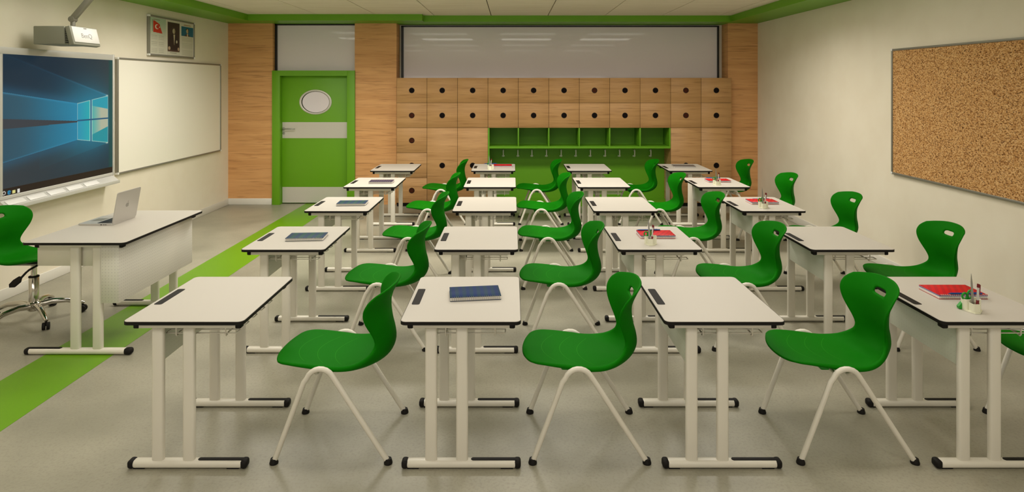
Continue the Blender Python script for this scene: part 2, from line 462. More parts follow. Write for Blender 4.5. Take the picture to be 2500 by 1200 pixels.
# ------------------------------------------------------------------ student desk
DW, DD, DZ = .593, .705, .747
def make_desk():
    R = root('student_desk')
    top = mb('laminate').prism(rrect(0.002, DW-.002, .002, DD-.002, .028), DZ-.016, DZ, 'z', .0012).build('desktop', R)
    mb('black').prism(rrect(0, DW, 0, DD, .03), DZ-.0175, DZ-.0015, 'z').build('edge_band', top, 'black edge')
    mb('black').prism(rrect(.019, .061, .235, .48, .010), DZ-.001, DZ+.0012, 'z', .0004).build('pen_groove', top, 'black pen groove')
    for (ya, yb, s) in ((.04, .085, -1), (DD-.085, DD-.04, 1)):
        yc = (ya+yb)/2
        rl = mb('white_metal').box(.048, .545, yc-.018, yc+.018, DZ-.050, DZ-.0175, .004).build('top_rail', R)
        for a, c in ((.030,.060),(.535,.565)):
            mb('black').box(a, c, yc-.021, yc+.021, DZ-.0515, DZ-.0175, .007).build('rail_cap', rl, 'black plastic cap')
        for lx in (.1465, .3005):
            mb('white_metal').box(lx-.0295, lx+.0295, yc-.015, yc+.015, .03, DZ-.048, .012, 3).build('leg', R)
        ft = mb('white_metal').box(.022, DW-.018, ya-.001, yb+.001, .004, .040, .014, 3).build('foot', R)
        for a, c in ((.0, .034), (DW-.034, DW+.0)):
            mb('black').box(a, c, ya-.003, yb+.003, .002, .042, .013, 3).build('foot_cap', ft, 'black plastic foot cap')
        mb('black').prism(rrect(.345, DW-.012, yc-.0115, yc+.0115, .011), .036, .0425, 'z', .001).build('tread_strip', ft, 'black tread strip')
        for a, c in ((.03, .085), (DW-.10, DW-.04)):
            mb('black').box(a, c, ya+.006, yb-.006, 0, .006).build('glide', ft, 'black floor glide')
    mb('perf_desk').box(.128, .131, .07, DD-.07, .50, DZ-.03, .001, 1).build('modesty_panel', R, 'perforated white side panel')
    b = mb('white_metal')
    x0, x1, y0, y1, zb, zt_ = .16, .51, .15, .60, .640, .672
    for k in range(5):
        ya, yb = .102+.105*k, .150+.105*k
        b.tube([(.165,ya,.6515),(.512,ya,.6515),(.516,ya+.004,.6515),(.516,yb-.004,.6515),(.512,yb,.6515),(.165,yb,.6515),(.161,yb-.004,.6515),(.161,ya+.004,.6515)], .0032, 6, closed=True)
    for x in (.215, .464):
        b.tube([(x,.098,DZ-.03),(x,.098,.645),(x,.103,.638),(x,.130,.6455),(x,.55,.6455),(x,.572,.650),(x,.575,DZ-.03)], .0040, 6)
    b.build('wire_basket', R)
    return R
DX = [-1.908, -.549, .748, 2.102]; DY = [3.0+1.3075*i for i in range(5)]
rown = ['nearest row','second row','middle row','fourth row','farthest row']
coln = ['leftmost', 'second from left', 'second from right', 'rightmost']
desk_extra = {(0,0):'bare white top','01':0}
items = {(0,1):'blue',(1,0):'plaid',(2,0):'plaid2',(3,0):'mauve',(4,1):'redset',(1,2):'redset',(0,3):'redset',(2,3):'redset',(3,3):'redset',(4,3):'grey'}
words = {'blue':'carrying a dark blue spiral notebook','plaid':'carrying a blue-green plaid notebook','plaid2':'carrying a teal checked notebook','mauve':'carrying a thin mauve notebook',
         'redset':'carrying a red notebook and pen pot','grey':'carrying a flat grey notebook'}
desk = freeze(make_desk())
first = True
DESKS = {}
for r in range(5):
    for c in range(4):
        o = desk if first else copy_tree(desk); first = False
        o.location = (DX[c], DY[r], 0); DESKS[(r,c)] = o
        it = words.get(items.get((r,c)), 'with a bare top')
        tag(o, 'white desk %s in %s, %s' % (coln[c], rown[r], it), 'desk', 'student desks in rows')

# ------------------------------------------------------------------ chair shell
def catmull(rows, t):
    n = len(rows)-1; x = min(max(t*n, 0), n-1e-9); i = int(x); f_ = x-i
    p0, p1, p2, p3 = rows[max(i-1,0)], rows[i], rows[i+1], rows[min(i+2,n)]
    return [0.5*((2*b_)+(c_-a_)*f_+(2*a_-5*b_+4*c_-d_)*f_*f_+(-a_+3*b_-3*c_+d_)*f_**3) for a_,b_,c_,d_ in zip(p0,p1,p2,p3)]
# centre x,z | edge x,z | half width | thickness
ROWS = [
 (.058,.476, .100,.488, .178, .012),
 (.085,.484, .125,.492, .200, .016),
 (.135,.484, .165,.494, .212, .020),
 (.200,.478, .215,.491, .216, .025),
 (.270,.470, .280,.485, .216, .030),
 (.340,.462, .345,.477, .214, .034),
 (.410,.454, .410,.471, .210, .036),
 (.475,.450, .470,.474, .202, .036),
 (.535,.450, .520,.487, .184, .034),
 (.590,.462, .558,.507, .160, .030),
 (.628,.487, .580,.532, .138, .027),
 (.648,.525, .588,.562, .134, .024),
 (.648,.572, .579,.600, .146, .020),
 (.637,.622, .564,.640, .168, .017),
 (.630,.670, .551,.680, .193, .015),
 (.628,.712, .545,.715, .209, .014),
 (.633,.750, .547,.746, .220, .013),
 (.645,.785, .557,.772, .225, .013),
 (.660,.815, .573,.797, .222, .013),
 (.674,.840, .592,.815, .213, .012),
 (.685,.858, .612,.829, .202, .011)]
def make_shell_mesh():
    NT, NU = 72, 40
    def P(t, u):
        cx, cz, ex, ez, w_, th = catmull(ROWS, t)
        a = abs(u)**2.3
        # keep the head bowl rounded near the rim
        return Vector((cx+(ex-cx)*a-.39, w_*u, cz+(ez-cz)*a))
    def N(t, u):
        e = 1e-3
        dt = P(min(t+e,1),u)-P(max(t-e,0),u); du = P(t,min(u+e,1))-P(t,max(u-e,-1))
        return dt.cross(du).normalized()          # points to the sitter's side
    bm = bmesh.new()
    tc_, ht, hu = 17.0/20, .031, .25             # hand hole (parameter space)
    grid = {}
    for i in range(NT+1):
        for j in range(NU+1):
            t, u = i/NT, -1+2*j/NU
            grid[i,j] = (t,u)
    def inside(t,u):
        tt = (t-tc_)/ht; uu = u/hu
        return (abs(tt)**2.6 + abs(uu)**2.6)
    keep = []
    for i in range(NT):
        for j in range(NU):
            cs = [(i,j),(i+1,j),(i+1,j+1),(i,j+1)]
            tm = sum(grid[c][0] for c in cs)/4; um = sum(grid[c][1] for c in cs)/4
            if inside(tm,um) < 1: continue
            keep.append(cs)
    used = {}
    for cs in keep:
        for c in cs: used[c] = used.get(c,0)+1
    # border of the hole: snap on the superellipse
    for c in list(used):
        i,j = c
        if 0 < i < NT and 0 < j < NU and used[c] < 4:
            t,u = grid[c]; v = inside(t,u)**(1/2.6)
            if v > 1e-6: grid[c] = (tc_+(t-tc_)/v, u/v)
    V1, V2 = {}, {}
    for c in used:
        t,u = grid[c]; p = P(t,u); nn = N(t,u)
        th = catmull(ROWS,t)[5]
        fade = 1-.35*abs(u)**6
        V1[c] = bm.verts.new(p); V2[c] = bm.verts.new(p - nn*th*fade)
    for cs in keep:
        bm.faces.new([V1[c] for c in cs]); bm.faces.new([V2[c] for c in cs][::-1])
    bm.verts.ensure_lookup_table()
    bm.edges.ensure_lookup_table()
    # rim: connect boundary edges of the two sheets, with a bulged middle loop
    inv = {v: c for c, v in V1.items()}
    mid = {}
    bnd = [e for e in bm.edges if len(e.link_faces) == 1 and e.verts[0] in inv]
    cen = {}
    for e in bnd:
        for v in e.verts:
            c = inv[v]
            if c not in mid:
                t,u = grid[c]; a = V1[c].co; b_ = V2[c].co; m_ = (a+b_)/2
                # outward direction in the sheet
                inn = Vector((0,0,0)); 
                for f_ in v.link_faces: inn += f_.calc_center_median()
                inn /= max(1,len(v.link_faces))
                out = (a-inn); nn = (a-b_).normalized(); out -= nn*out.dot(nn)
                if out.length > 1e-9: out.normalize()
                mid[c] = bm.verts.new(m_ + out*(a-b_).length*.38)
    fs = []
    for e in bnd:
        c0, c1 = inv[e.verts[0]], inv[e.verts[1]]
        fs.append(bm.faces.new((V1[c0],V1[c1],mid[c1],mid[c0]))); fs.append(bm.faces.new((mid[c0],mid[c1],V2[c1],V2[c0])))
    bmesh.ops.recalc_face_normals(bm, faces=bm.faces)
    for f_ in bm.faces: f_.smooth = True
    me = bpy.data.meshes.new('shell'); bm.to_mesh(me); bm.free(); me.materials.append(M['chair_green'])
    return me
SHELL = make_shell_mesh()
def shell(parent, z=0.0):
    o = bpy.data.objects.new('shell', SHELL); C.objects.link(o); o.parent = parent; o.location.z = z
    return o
def make_chair():
    R = root('school_chair'); shell(R)
    for s in (-1, 1):
        y = s*.238
        pts = [(.106-.39,y,.012),(.255-.39,y,.408)]
        cx, cz, rr = .336-.39, .404, .070
        a0, a1 = math.radians(160), math.radians(32)
        for k in range(9):
            a = a0+(a1-a0)*k/8; pts.append((cx+rr*math.cos(a), y, cz+rr*math.sin(a)))
        pts.append((.676-.39,y,.012))
        fr = mb('chair_metal').tube(pts, .0135, 12).build('leg_frame', R)
        for x, sl in ((.104-.39,-.004),(.679-.39,.006)):
            mb('black').lathe([(.021,0),(.022,.006),(.0195,.014),(.0165,.026)], (x,y,0), 16).build('foot_cap', fr, 'black foot cap')
    for x, z in ((.305-.39,.430),(.372-.39,.425)):
        mb('chair_metal').tube([(x,-.236,.463),(x,-.222,.452),(x,-.205,.438),(x,-.18,z-.002),(x,.18,z-.002),(x,.205,.438),(x,.222,.452),(x,.236,.463)], .008, 8).build('crossbar', R)
    mb('green_plastic').box(.255-.39,.42-.39,-.14,.14,.420,.446,.01).build('seat_bracket', R)
    return R
chair = freeze(make_chair())
CXO = [-1.302, 0.0, 1.349, 2.652]
rowc = ['nearest row','second row','middle row','fourth row','farthest row']
colc = ['leftmost', 'second from left', 'second from right', 'rightmost']
first = True
for r in range(5):
    for c in range(4):
        o = chair if first else copy_tree(chair); first = False
        o.location = (CXO[c]+.39, 3.33+1.309*r, 0)
        extra = {0:'behind the leftmost desk',1:'between the middle desks',2:'before the rightmost desk',3:'beside the right wall'}[c]
        tag(o, 'green shell chair on white legs, %s, %s' % (rowc[r], extra), 'chair', 'green student chairs')

# ------------------------------------------------------------------ notebooks, pens, pots
def make_notebook(cover, w_, d_, h_, layer=None, name='spiral_notebook'):
    R = root(name)
    mb('page').box(-w_/2, w_/2, -d_/2+.006, d_/2, .002, h_-.003).build('pages', R)
    mb(cover).box(-w_/2-.001, w_/2+.001, -d_/2+.004, d_/2+.001, h_-.003, h_, .0006, 1).build('front_cover', R)
    mb(cover).box(-w_/2-.001, w_/2+.001, -d_/2+.004, d_/2+.001, 0, .002).build('back_cover', R)
    if layer: mb(layer).box(-w_/2-.0008, w_/2+.0008, -d_/2+.0045, d_/2+.0008, h_-.0085, h_-.005).build('divider_sheet', R, 'violet divider sheet')
    s = mb('steel'); n_ = int(w_/.0115)
    for k in range(n_):
        for dx in (0, .004):
            x = -w_/2+.010+(w_-.02)*k/(n_-1)+dx-.002
            pts = [(x, -d_/2+.006+math.cos(a)*.0085, h_/2+.0012+math.sin(a)*(h_/2+.0003)) for a in [2*PI*i/10 for i in range(10)]]
            s.tube(pts, .0007, 4, closed=True)
    s.build('spiral_binding', R, 'steel wire spiral')
    return R
def place(o, r, c, x, y, rz=0.0, z=DZ):
    o.location = (DX[c]+x, DY[r]+y, z+.0006); o.rotation_euler = (0,0,rz)
nbw, nbd = .272, .175
n1 = make_notebook('blue_cover', nbw, nbd, .022); place(n1, 0, 1, .345, .375, math.radians(7))
tag(n1, 'dark blue striped spiral notebook lying on the second desk of the nearest row', 'notebook')
n2 = make_notebook('plaid_cover', nbw, nbd, .022); place(n2, 1, 0, .365, .316, math.radians(4))
tag(n2, 'blue and green plaid spiral notebook, the nearest of three on the leftmost desks', 'notebook', 'notebooks on the leftmost desks')
freeze(n2)
n3 = make_notebook('plaid_cover', nbw, nbd, .022); place(n3, 2, 0, .368, .316, math.radians(3))
tag(n3, 'teal checked spiral notebook on the leftmost desk of the middle row', 'notebook', 'notebooks on the leftmost desks')
n4 = make_notebook('mauve_cover', nbw, nbd, .022); place(n4, 3, 0, .372, .31, math.radians(2))
tag(n4, 'thin mauve spiral notebook on a leftmost desk near the door', 'notebook', 'notebooks on the leftmost desks')
n5 = make_notebook('grey_cover', .30, .2, .016); place(n5, 4, 3, .31, .40, math.radians(-4))
tag(n5, 'grey notebook on the rightmost desk of the farthest row', 'notebook')

rednb = freeze(make_notebook('red_cover', .26, .17, .024, 'violet_page'))
def make_pot():
    R = root('pen_pot')
    b = mb('cream_cup').prism([(-.034,.012),(-.016,-.027),(.010,-.027),(.026,-.012),(.054,.018),(.054,.05),(-.034,.05)], 0, .006, 'z', .002)
    b.build('base', R)
    for (cx, cy, hw_, h_) in ((0,0,.0205,.047),(-.015,.036,.0185,.058),(.034,.034,.0175,.058)):
        o = MB().use('cream_cup'); bm = o.bm
        P1 = rrect(cx-hw_, cx+hw_, cy-hw_, cy+hw_, .009); P2 = rrect(cx-hw_+.0025, cx+hw_-.0025, cy-hw_+.0025, cy+hw_-.0025, .007)
        L = [[bm.verts.new((a,b_,z)) for a,b_ in pts] for pts,z in ((P1,.005),(P1,h_-.001),(P1,h_),(P2,h_),(P2,.009))]
        fs = []
        k_ = len(P1)
        for i in range(4):
            for k in range(k_): fs.append(bm.faces.new((L[i][k],L[i][(k+1)%k_],L[i+1][(k+1)%k_],L[i+1][k])))
        fs.append(bm.faces.new(L[4])); bmesh.ops.recalc_face_normals(bm, faces=fs); o._mark(fs, False)
        o.build('cup', R)
    return R
pot = freeze(make_pot())
def make_ruler():
    R = root('letter_opener')
    Mx = Matrix.Translation((-.004,.004,.012)) @ Matrix.Rotation(math.radians(-3),4,'Y')
    mb('steel').prism([(-.0062,0),(.0062,0),(.0062,.085),(.0045,.14),(0,.185),(-.0045,.14),(-.0062,.085)], -.001, .001, 'y').xf(Mx).build('blade', R)
    return R
def make_knife():
    R = root('box_cutter')
    Mx = Matrix.Translation((.010,-.004,.012)) @ Matrix.Rotation(math.radians(4),4,'Y')
    a = mb('red_dark').box(-.0065,.0065,-.004,.004,0,.052,.002).xf(Mx).build('grip', R)
    mb('alu_light').box(-.0055,.0035,-.0035,.0035,.05,.115,.001).xf(Mx).build('blade_channel', R)
    mb('red_dark').prism([(-.0065,.115),(.0035,.115),(.0035,.08),(.0075,.08),(.0075,.128),(.002,.133),(-.0065,.134)], -.004, .004, 'y').xf(Mx).build('slider', R)
    return R
def make_scissors():
    R = root('scissors')
    Mx = Matrix.Translation((-.015,.034,.012)) @ Matrix.Rotation(math.radians(4),4,'Y')
    mb('steel').prism([(-.005,0),(.005,0),(.007,.045),(-.007,.045)], -.0015, .0015, 'y').xf(Mx).build('blades', R)
    g = mb('green_plastic')
    for cx, cz, rx, rz in ((.012,.066,.011,.022),(-.014,.058,.012,.016)):
        g.tube([(cx+rx*math.cos(a), 0, cz+rz*math.sin(a)) for a in [2*PI*k/16 for k in range(16)]], .0048, 8, closed=True)
    g.box(-.008,.012,-.004,.004,.04,.056,.003)
    g.xf(Mx).build('handles', R)
    return R
def make_pen():
    R = root('ballpoint_pen')
    mb('blue_pen').lathe([(.0006,0),(.0028,.012),(.0048,.02),(.0048,.125),(.0045,.128)], (0,0,.0055), 12, 'x').build('barrel', R)
    mb('blue_pen').lathe([(.0053,.126),(.0053,.182),(.004,.186),(0,.187)], (0,0,.0055), 12, 'x').box(.13,.165,-.001,.001,.010,.0125).build('cap', R)
    return R
ruler, knife, sciss, pen = make_ruler(), make_knife(), make_scissors(), make_pen(); freeze(pen)
sets = {(0,3):(.334,.395), (1,2):(.350,.388), (2,3):(.340,.385), (3,3):(.345,.385), (4,1):(.415,.41)}
where = {(0,3):'on the nearest row desk', (1,2):'on the second row desk', (2,3):'on the middle row desk',
         (3,3):'on the fourth row desk', (4,1):'on the farthest row desk'}
pens = {(0,3):(.25,.318,.024,0.0), (1,2):(.215,.455,.024,2.0), (2,3):(.30,.56,0,1.0), (3,3):(.28,.66,0,-1.0), (4,1):(.14,.69,0,0.0)}
f1 = True
for key in sets:
    r, c = key; x, y = sets[key]; W = where[key]
    L = [rednb, pot, ruler, knife, sciss, pen] if f1 else [copy_tree(o) for o in (rednb, pot, ruler, knife, sciss, pen)]
    f1 = False
    place(L[0], r, c, x, y); tag(L[0], 'red spiral notebook with violet edge ' + W, 'notebook', 'red notebooks on the desks')
    for k in (1,2,3,4): place(L[k], r, c, .25, .125)
    tag(L[1], 'cream three-cup pen pot ' + W, 'pen holder', 'cream pen pots')
    L[2].location.z = DZ+.0; tag(L[2], 'pointed steel letter opener standing in the pen pot ' + W, 'letter opener', 'letter openers in the pots')
    tag(L[3], 'dark red box cutter standing in the pen pot ' + W, 'box cutter', 'box cutters in the pots')
    tag(L[4], 'green-handled scissors in the left cup ' + W, 'scissors', 'green scissors in the pots')
    px, py, pz, pr = pens[key]; place(L[5], r, c, px, py, math.radians(pr), DZ+pz)
    tag(L[5], ('blue pen lying on the red notebook ' if pz else 'blue pen lying behind the red notebook ') + W, 'pen', 'blue pens')
# green sharpener beside the nearest pot
o = mb('green_plastic').prism([(-.020,0),(.006,-.004),(.008,.022),(.004,.040),(-.006,.030),(-.022,.012)], -.010, .010, 'y', .003)
o = o.build('pencil_sharpener'); o.location = (DX[3]+.222, DY[0]+.175, DZ+.004); tag(o, 'small green pencil sharpener left of the nearest pen pot', 'sharpener')

# ------------------------------------------------------------------ teacher's desk
TX0, TX1, TY0, TY1, TZ = -3.416, -2.693, 4.27, 5.366, .805
tw, tl = TX1-TX0, TY1-TY0
T = root('teacher_desk', (TX0, TY0, 0)); tag(T, 'long white teacher desk with perforated front panel and open laptop on it', 'desk')
tp = mb('laminate').prism(rrect(.002, tw-.002, .002, tl-.002, .03), TZ-.016, TZ, 'z', .0012).build('desktop', T)
mb('black').prism(rrect(0, tw, 0, tl, .032), TZ-.018, TZ-.0015, 'z').build('edge_band', tp, 'black edge')
for yc in (.072, tl-.06):
    rl = mb('white_metal').box(.085, tw-.08, yc-.018, yc+.018, TZ-.046, TZ-.018, .004).build('top_rail', T)
    for a, c in ((.055,.088),(tw-.09,tw-.045)):
        mb('black').box(a, c, yc-.022, yc+.022, TZ-.050, TZ-.018, .008).build('rail_cap', rl, 'black plastic cap')
    for lx in (.334, .492):
        mb('white_metal').box(lx-.034, lx+.034, yc-.018, yc+.018, .03, TZ-.038, .014, 3).build('leg', T)
    ft = mb('white_metal').box(.0, tw-.02, yc-.024, yc+.024, .004, .044, .017, 3).build('foot', T)
    for a, c in ((-.024,.02),(tw-.045,tw+.012)):
        mb('black').box(a, c, yc-.026, yc+.026, .002, .046, .017, 3).build('foot_cap', ft, 'black plastic foot cap')
    mb('black').prism(rrect(-.01, .235, yc-.012, yc+.012, .011), .040, .047, 'z', .001).build('tread_strip', ft, 'black tread strip')
mb('perf_yz').box(.651, .654, .045, tl-.06, .370, TZ-.02, .001, 1).build('front_panel', T, 'perforated white front panel')
mb('perf_xz').box(.528, .653, .045, .048, .370, TZ-.02, .001, 1).build('side_panel', T, 'perforated white return panel')
mb('white_metal').box(.04, .525, .10, .115, .615, TZ-.02, .002, 1).build('apron', T)
mb('white_metal').box(.03, .65, tl-.10, tl-.085, .615, TZ-.02, .002, 1).build('apron', T)

# laptop
Lp = root('laptop', (-3.25, 4.94, TZ)); tag(Lp, 'silver laptop standing open on the teacher desk', 'laptop')
bs = mb('silver').prism(rrect(-.135,.135,-.15,.15,.012), .001, .013, 'z', .001).build('base', Lp)
mb('key_black').box(.0,.115,-.125,.125,.0125,.0145,.0005,1).build('keyboard', bs, 'black keyboard')
mb('alu').box(-.105,-.02,-.05,.05,.0128,.0134).build('trackpad', bs)
mb('key_black').box(.04,.055,-.1512,-.1495,.004,.009).box(.065,.072,-.1512,-.1495,.004,.009).box(.08,.087,-.1512,-.1495,.004,.009).build('side_ports', bs)
Mx = Matrix.Translation((.130,0,.012)) @ Matrix.Rotation(math.radians(10),4,'Y')
ld = mb('silver').prism(rrect(-.15,.15,0,.245,.012), 0, .006, 'x', .001).xf(Mx).build('lid', Lp)
mb('key_black').box(-.0012,.0,-.14,.14,.012,.232).xf(Mx).build('display', ld, 'dark display')
e = mb('emblem')
ap = []
for k in range(30):
    a = 2*PI*k/30; rr = .0185*(1+.06*math.cos(2*a)); yv = rr*math.cos(a)*.98; zv = rr*math.sin(a)
    zv -= .003*math.exp(-(yv/.005)**2)*(1 if zv > 0 else -0.6)
    dy, dz = yv-.0235, zv-.002                     # bite on one side
    if math.hypot(dy,dz) < .0095: q_ = .0095/max(math.hypot(dy,dz),1e-6); yv, zv = .0235+dy*q_, .002+dz*q_
    ap.append((yv, .125+zv))
e.prism(ap, .0058, .0068, 'x')
e.prism([(.0,.1455),(.001,.151),(.0045,.1555),(.009,.157),(.008,.151),(.0045,.1470)], .0058, .0068, 'x')
e.xf(Mx).build('lid_emblem', ld, 'grey fruit emblem')

# teacher's swivel chair (shell faces the desk)
S = root('swivel_chair', (-3.875, 4.98, 0), PI); tag(S, 'green swivel chair on chrome star base behind the teacher desk', 'office chair')
sh = shell(S, .055); sh.location.x = .025
mb('alu').box(-.12,.12,-.09,.09,.462,.476,.003).build('seat_plate', S)
mb('chrome').lathe([(.021,.28),(.021,.465)], (0,0,0), 24).build('gas_piston', S)
mb('chrome').lathe([(.033,.12),(.035,.13),(.035,.345),(.031,.35)], (0,0,0), 28).use('black').lathe([(.037,.345),(.037,.354),(.03,.357)], (0,0,0), 28).build('column', S)
hub = mb('chrome').lathe([(.034,.075),(.045,.085),(.048,.14),(.036,.15)], (0,0,0), 24).build('hub', S)
for k in range(5):
    a = math.radians(-147+72*k)
    ca, sa = math.cos(a), math.sin(a)
    def pt(r_, z_): return (r_*ca, r_*sa, z_)
    mb('chrome').tube([pt(.03,.115),pt(.12,.130),pt(.22,.118),pt(.30,.085),pt(.335,.072)], [.026,.024,.020,.017,.012], 12).build('base_arm', S)
    cs = mb('black')
    mt = Matrix.Translation(pt(.325,0)) @ Matrix.Rotation(a+1.2,4,'Z')
    cs.lathe([(.010,-.026),(.027,-.024),(.0285,-.016),(.027,-.005),(.012,-.004)], (0,0,.0285), 20, 'x')
    cs.lathe([(.012,.004),(.027,.005),(.0285,.016),(.027,.024),(.010,.026)], (0,0,.0285), 20, 'x')
    cs.tube([(0,0,.03),(0,0,.078)], .009, 8).xf(mt).build('caster', S, 'black twin caster')
mb('black').tube([(-.10,.08,.467),(-.12,.20,.463),(-.115,.225,.45),(-.07,.228,.40)], .008, 8).prism([(-.085,.415),(-.06,.42),(-.02,.395),(.014,.36),(.012,.335),(-.03,.337),(-.075,.375)], .222,.236,'y',.004).build('height_lever', S, 'black lever')

# ------------------------------------------------------------------ boards on the left wall
def wp(px, py, X=-4.43):
    Y = -X*F/(1250-px); return Y, EYE-(py-HZ)*Y/F
def painted(name, parent, X, y0, y1, z0, z1, ny, nz, fn, material, normal=1):
    bm = bmesh.new(); lay = bm.verts.layers.float_color.new('paint')
    g = [[bm.verts.new((X, y0+(y1-y0)*i/ny, z0+(z1-z0)*j/nz)) for j in range(nz+1)] for i in range(ny+1)]
    for i in range(ny+1):
        for j in range(nz+1): g[i][j][lay] = lin(fn(g[i][j].co.y, g[i][j].co.z))
    for i in range(ny):
        for j in range(nz):
            q_ = (g[i][j],g[i+1][j],g[i+1][j+1],g[i][j+1]); bm.faces.new(q_)
    # thickness: back sheet and sides
    b_ = [bm.verts.new((X-.004*normal, y, z)) for y,z in ((y0,z0),(y1,z0),(y1,z1),(y0,z1))]
    bm.faces.new(b_[::-1])
    me = bpy.data.meshes.new(name); bm.to_mesh(me); bm.free(); me.materials.append(M[material])
    o = bpy.data.objects.new(name, me); C.objects.link(o)
    if parent: o.parent = parent
    return o
def mix(a, b_, t):
    t = min(max(t,0),1); return tuple(a[k]+(b_[k]-a[k])*t for k in range(3))
def above(Y, z, p, q_):           # signed height of (Y,z) over line p-q
    return z-(p[1]+(q_[1]-p[1])*(Y-p[0])/(q_[0]-p[0]))
SX = -4.43
Lt, Lb, Rt, Rb = wp(188,252), wp(188,341), wp(263,233), wp(263,348)
U0, D0 = wp(0,224), wp(0,400)
UU = wp(0,128)
M0, M1 = wp(0,290), wp(0,316); Mr = wp(263,290)
scr_y0, scr_y1, scr_z0, scr_z1 = 5.338, 6.807, .930, 2.170
yc_bar = wp(221.5,294)[0]
def line_glow(d_, w_): return math.exp(-(d_/w_)**2)
def screen_fn(Y, z):
    for (ix, iy, cc) in ((9,471.5,0),(21.5,469.3,1),(33,467.3,2),(44.5,464.8,3)):
        cy, cz = wp(ix, iy); d_ = math.hypot(Y-cy, z-cz)
        if cc == 0 and .011 < d_ < .018: return (190,188,180)
        if cc == 1 and d_ < .019 and not (abs(z-cz+.004) < .003 and Y > cy): return (30,120,160)
        if cc == 2 and abs(Y-cy) < .018 and abs(z-cz) < .014: return (214,206,130)
        if cc == 3 and abs(Y-cy) < .014 and abs(z-cz) < .017: return (216,214,206)
    if z < scr_z0+.062:
        return (30,18,14)
    t = (Y-scr_y0)/(scr_y1-scr_y0)
    v = (z-scr_z0)/(scr_z1-scr_z0)
    col = mix((6,36,54), (54,58,60), max(0,(t-.45))*1.5)
    col = mix(col, (52,58,62), .6*math.exp(-((v-.62)/.10)**2)*(1-t*.5))
    if v < .35: col = mix((46,54,60), (22,44,58), t)
    g = math.exp(-((Y-6.44)/.40)**2-((z-1.53)/.33)**2)
    col = mix(col, (20,134,166), g*.95)
    if Y > Rt[0]: col = mix(col, (12,70,66), min(1,(Y-Rt[0])/.03)*.75)
    if Y < Lt[0]:
        au = above(Y,z,U0,Lt); ad = above(Y,z,D0,Lb)
        if au < 0 and ad > 0:
            base = mix((36,78,98), (22,140,178), max(t,0)**1.1*1.35)
            col = mix(base, (50,70,80), .35*math.exp(-((Y-5.5)/.25)**2))
            col = mix(col, (60,150,190), .5*line_glow(au,.012)+.35*line_glow(ad,.010))
            if above(Y,z,M0,(Lt[0],Mr[1]+.006)) < 0 and above(Y,z,M1,(Lt[0],Mr[1]-.008)) > 0: col = (52,58,66)
        else:
            col = mix(col, (30,96,130), .45*line_glow(au,.06) if au>0 else .45*line_glow(ad,.07))
    if Y < Rt[0]:
        a2 = above(Y,z,wp(80,160),Rt)
        if a2 < 0 and z > 1.6: col = mix(col, (28,128,158), .62*math.exp(-(Rt[0]-Y)/.45))
        col = mix(col, (60,140,175), .5*line_glow(a2,.008)*math.exp(-(Rt[0]-Y)/.6)) if z > 1.6 else col
        a3 = above(Y,z,wp(80,420),Rb)
        if a3 > 0 and z < 1.45 and Y > Lt[0]-.5: col = mix(col, (24,118,140), .55*math.exp(-(Rb[0]-Y)/.4))
    if Lt[0] <= Y <= Rt[0]:
        top = Lt[1]+(Rt[1]-Lt[1])*(Y-Lt[0])/(Rt[0]-Lt[0]); bot = Lb[1]+(Rb[1]-Lb[1])*(Y-Lt[0])/(Rt[0]-Lt[0])
        mid = 1.534
        if bot <= z <= top:
            if abs(z-mid) < .0075: return (24,84,118)
            if abs(Y-yc_bar) < .010: return (26,100,136)
            if Y < yc_bar: col = mix((36,140,172), (28,166,170), (Y-Lt[0])/.2)
            else:
                col = mix((60,168,166), (172,176,152), (Y-yc_bar)/.16)
                tt = Lt[1]-.02*(Y-Lt[0])/.47*4; bb = Lb[1]+.05+(Y-yc_bar)*.28
                if z > tt+.005: col = (34,150,168)
                if z < bb-.02: col = (26,140,150)
            e_ = min(abs(z-top),abs(z-bot),abs(Y-Lt[0]),abs(Y-Rt[0]),abs(abs(Y-yc_bar)-.016))
            if e_ < .008: col = mix(col, (190,206,190), .85*(1-e_/.008)**.5)
    for cc_ in (Rt, Rb):
        col = mix(col, (206,206,186), .8*math.exp(-((Y-cc_[0]+.015)/.022)**2-((z-cc_[1])/.008)**2)) if Y < Rt[0]+.004 else col
    return col
B = root('interactive_whiteboard', (-4.46, (scr_y0+scr_y1)/2, (scr_z0+scr_z1)/2)); tag(B, 'large wall screen with a white frame showing a blue desktop picture', 'screen')
def attach(o, par):
    o.parent = par; o.location = -Vector(par.location); return o
o = painted('display', None, SX+.003, scr_y0, scr_y1, scr_z0, scr_z1, 480, 400, screen_fn, 'screen_image'); attach(o, B)
o['label'] = 'lit screen with a four-pane window picture'
fr = mb('alu_light').box(XL+.002, SX+.006, scr_y0-.03, scr_y1+.001, scr_z1, scr_z1+.062, .004).box(XL+.002, SX+.006, scr_y0-.03, scr_y1+.001, scr_z0-.032, scr_z0, .003)
fr.box(XL+.002, SX+.010, scr_y1, scr_y1+.030, scr_z0-.035, scr_z1+.064, .004).box(XL+.0025, SX+.008, scr_y0-.045, scr_y0-.0305, scr_z0-.035, scr_z1+.064, .002).box(XL+.0025, SX+.007, scr_y0-.030, scr_y0-.0005, scr_z0, scr_z1, .002)
attach(fr.build('frame'), B)
mb_ = mb('black').box(XL+.003, SX-.002, scr_y0, scr_y1, scr_z0, scr_z1); attach(mb_.build('backing'), B)
t = mb('alu_light')
tz = scr_z0-.035
t.box(XL+.002, SX+.082, scr_y0-.05, scr_y1-.01, tz-.0745, tz-.057)      # shelf
t.box(SX+.0825, SX+.0935, scr_y0-.052, scr_y1-.008, tz-.078, tz-.045, .001)
t.prism([(SX+.02, tz-.0),(SX+.082, tz-.050),(SX+.082, tz-.056),(XL+.01, tz-.056),(XL+.01, tz)], scr_y0-.05, scr_y1-.01, 'y')
attach(t.build('pen_tray'), B)
t = mb('plastic_white')
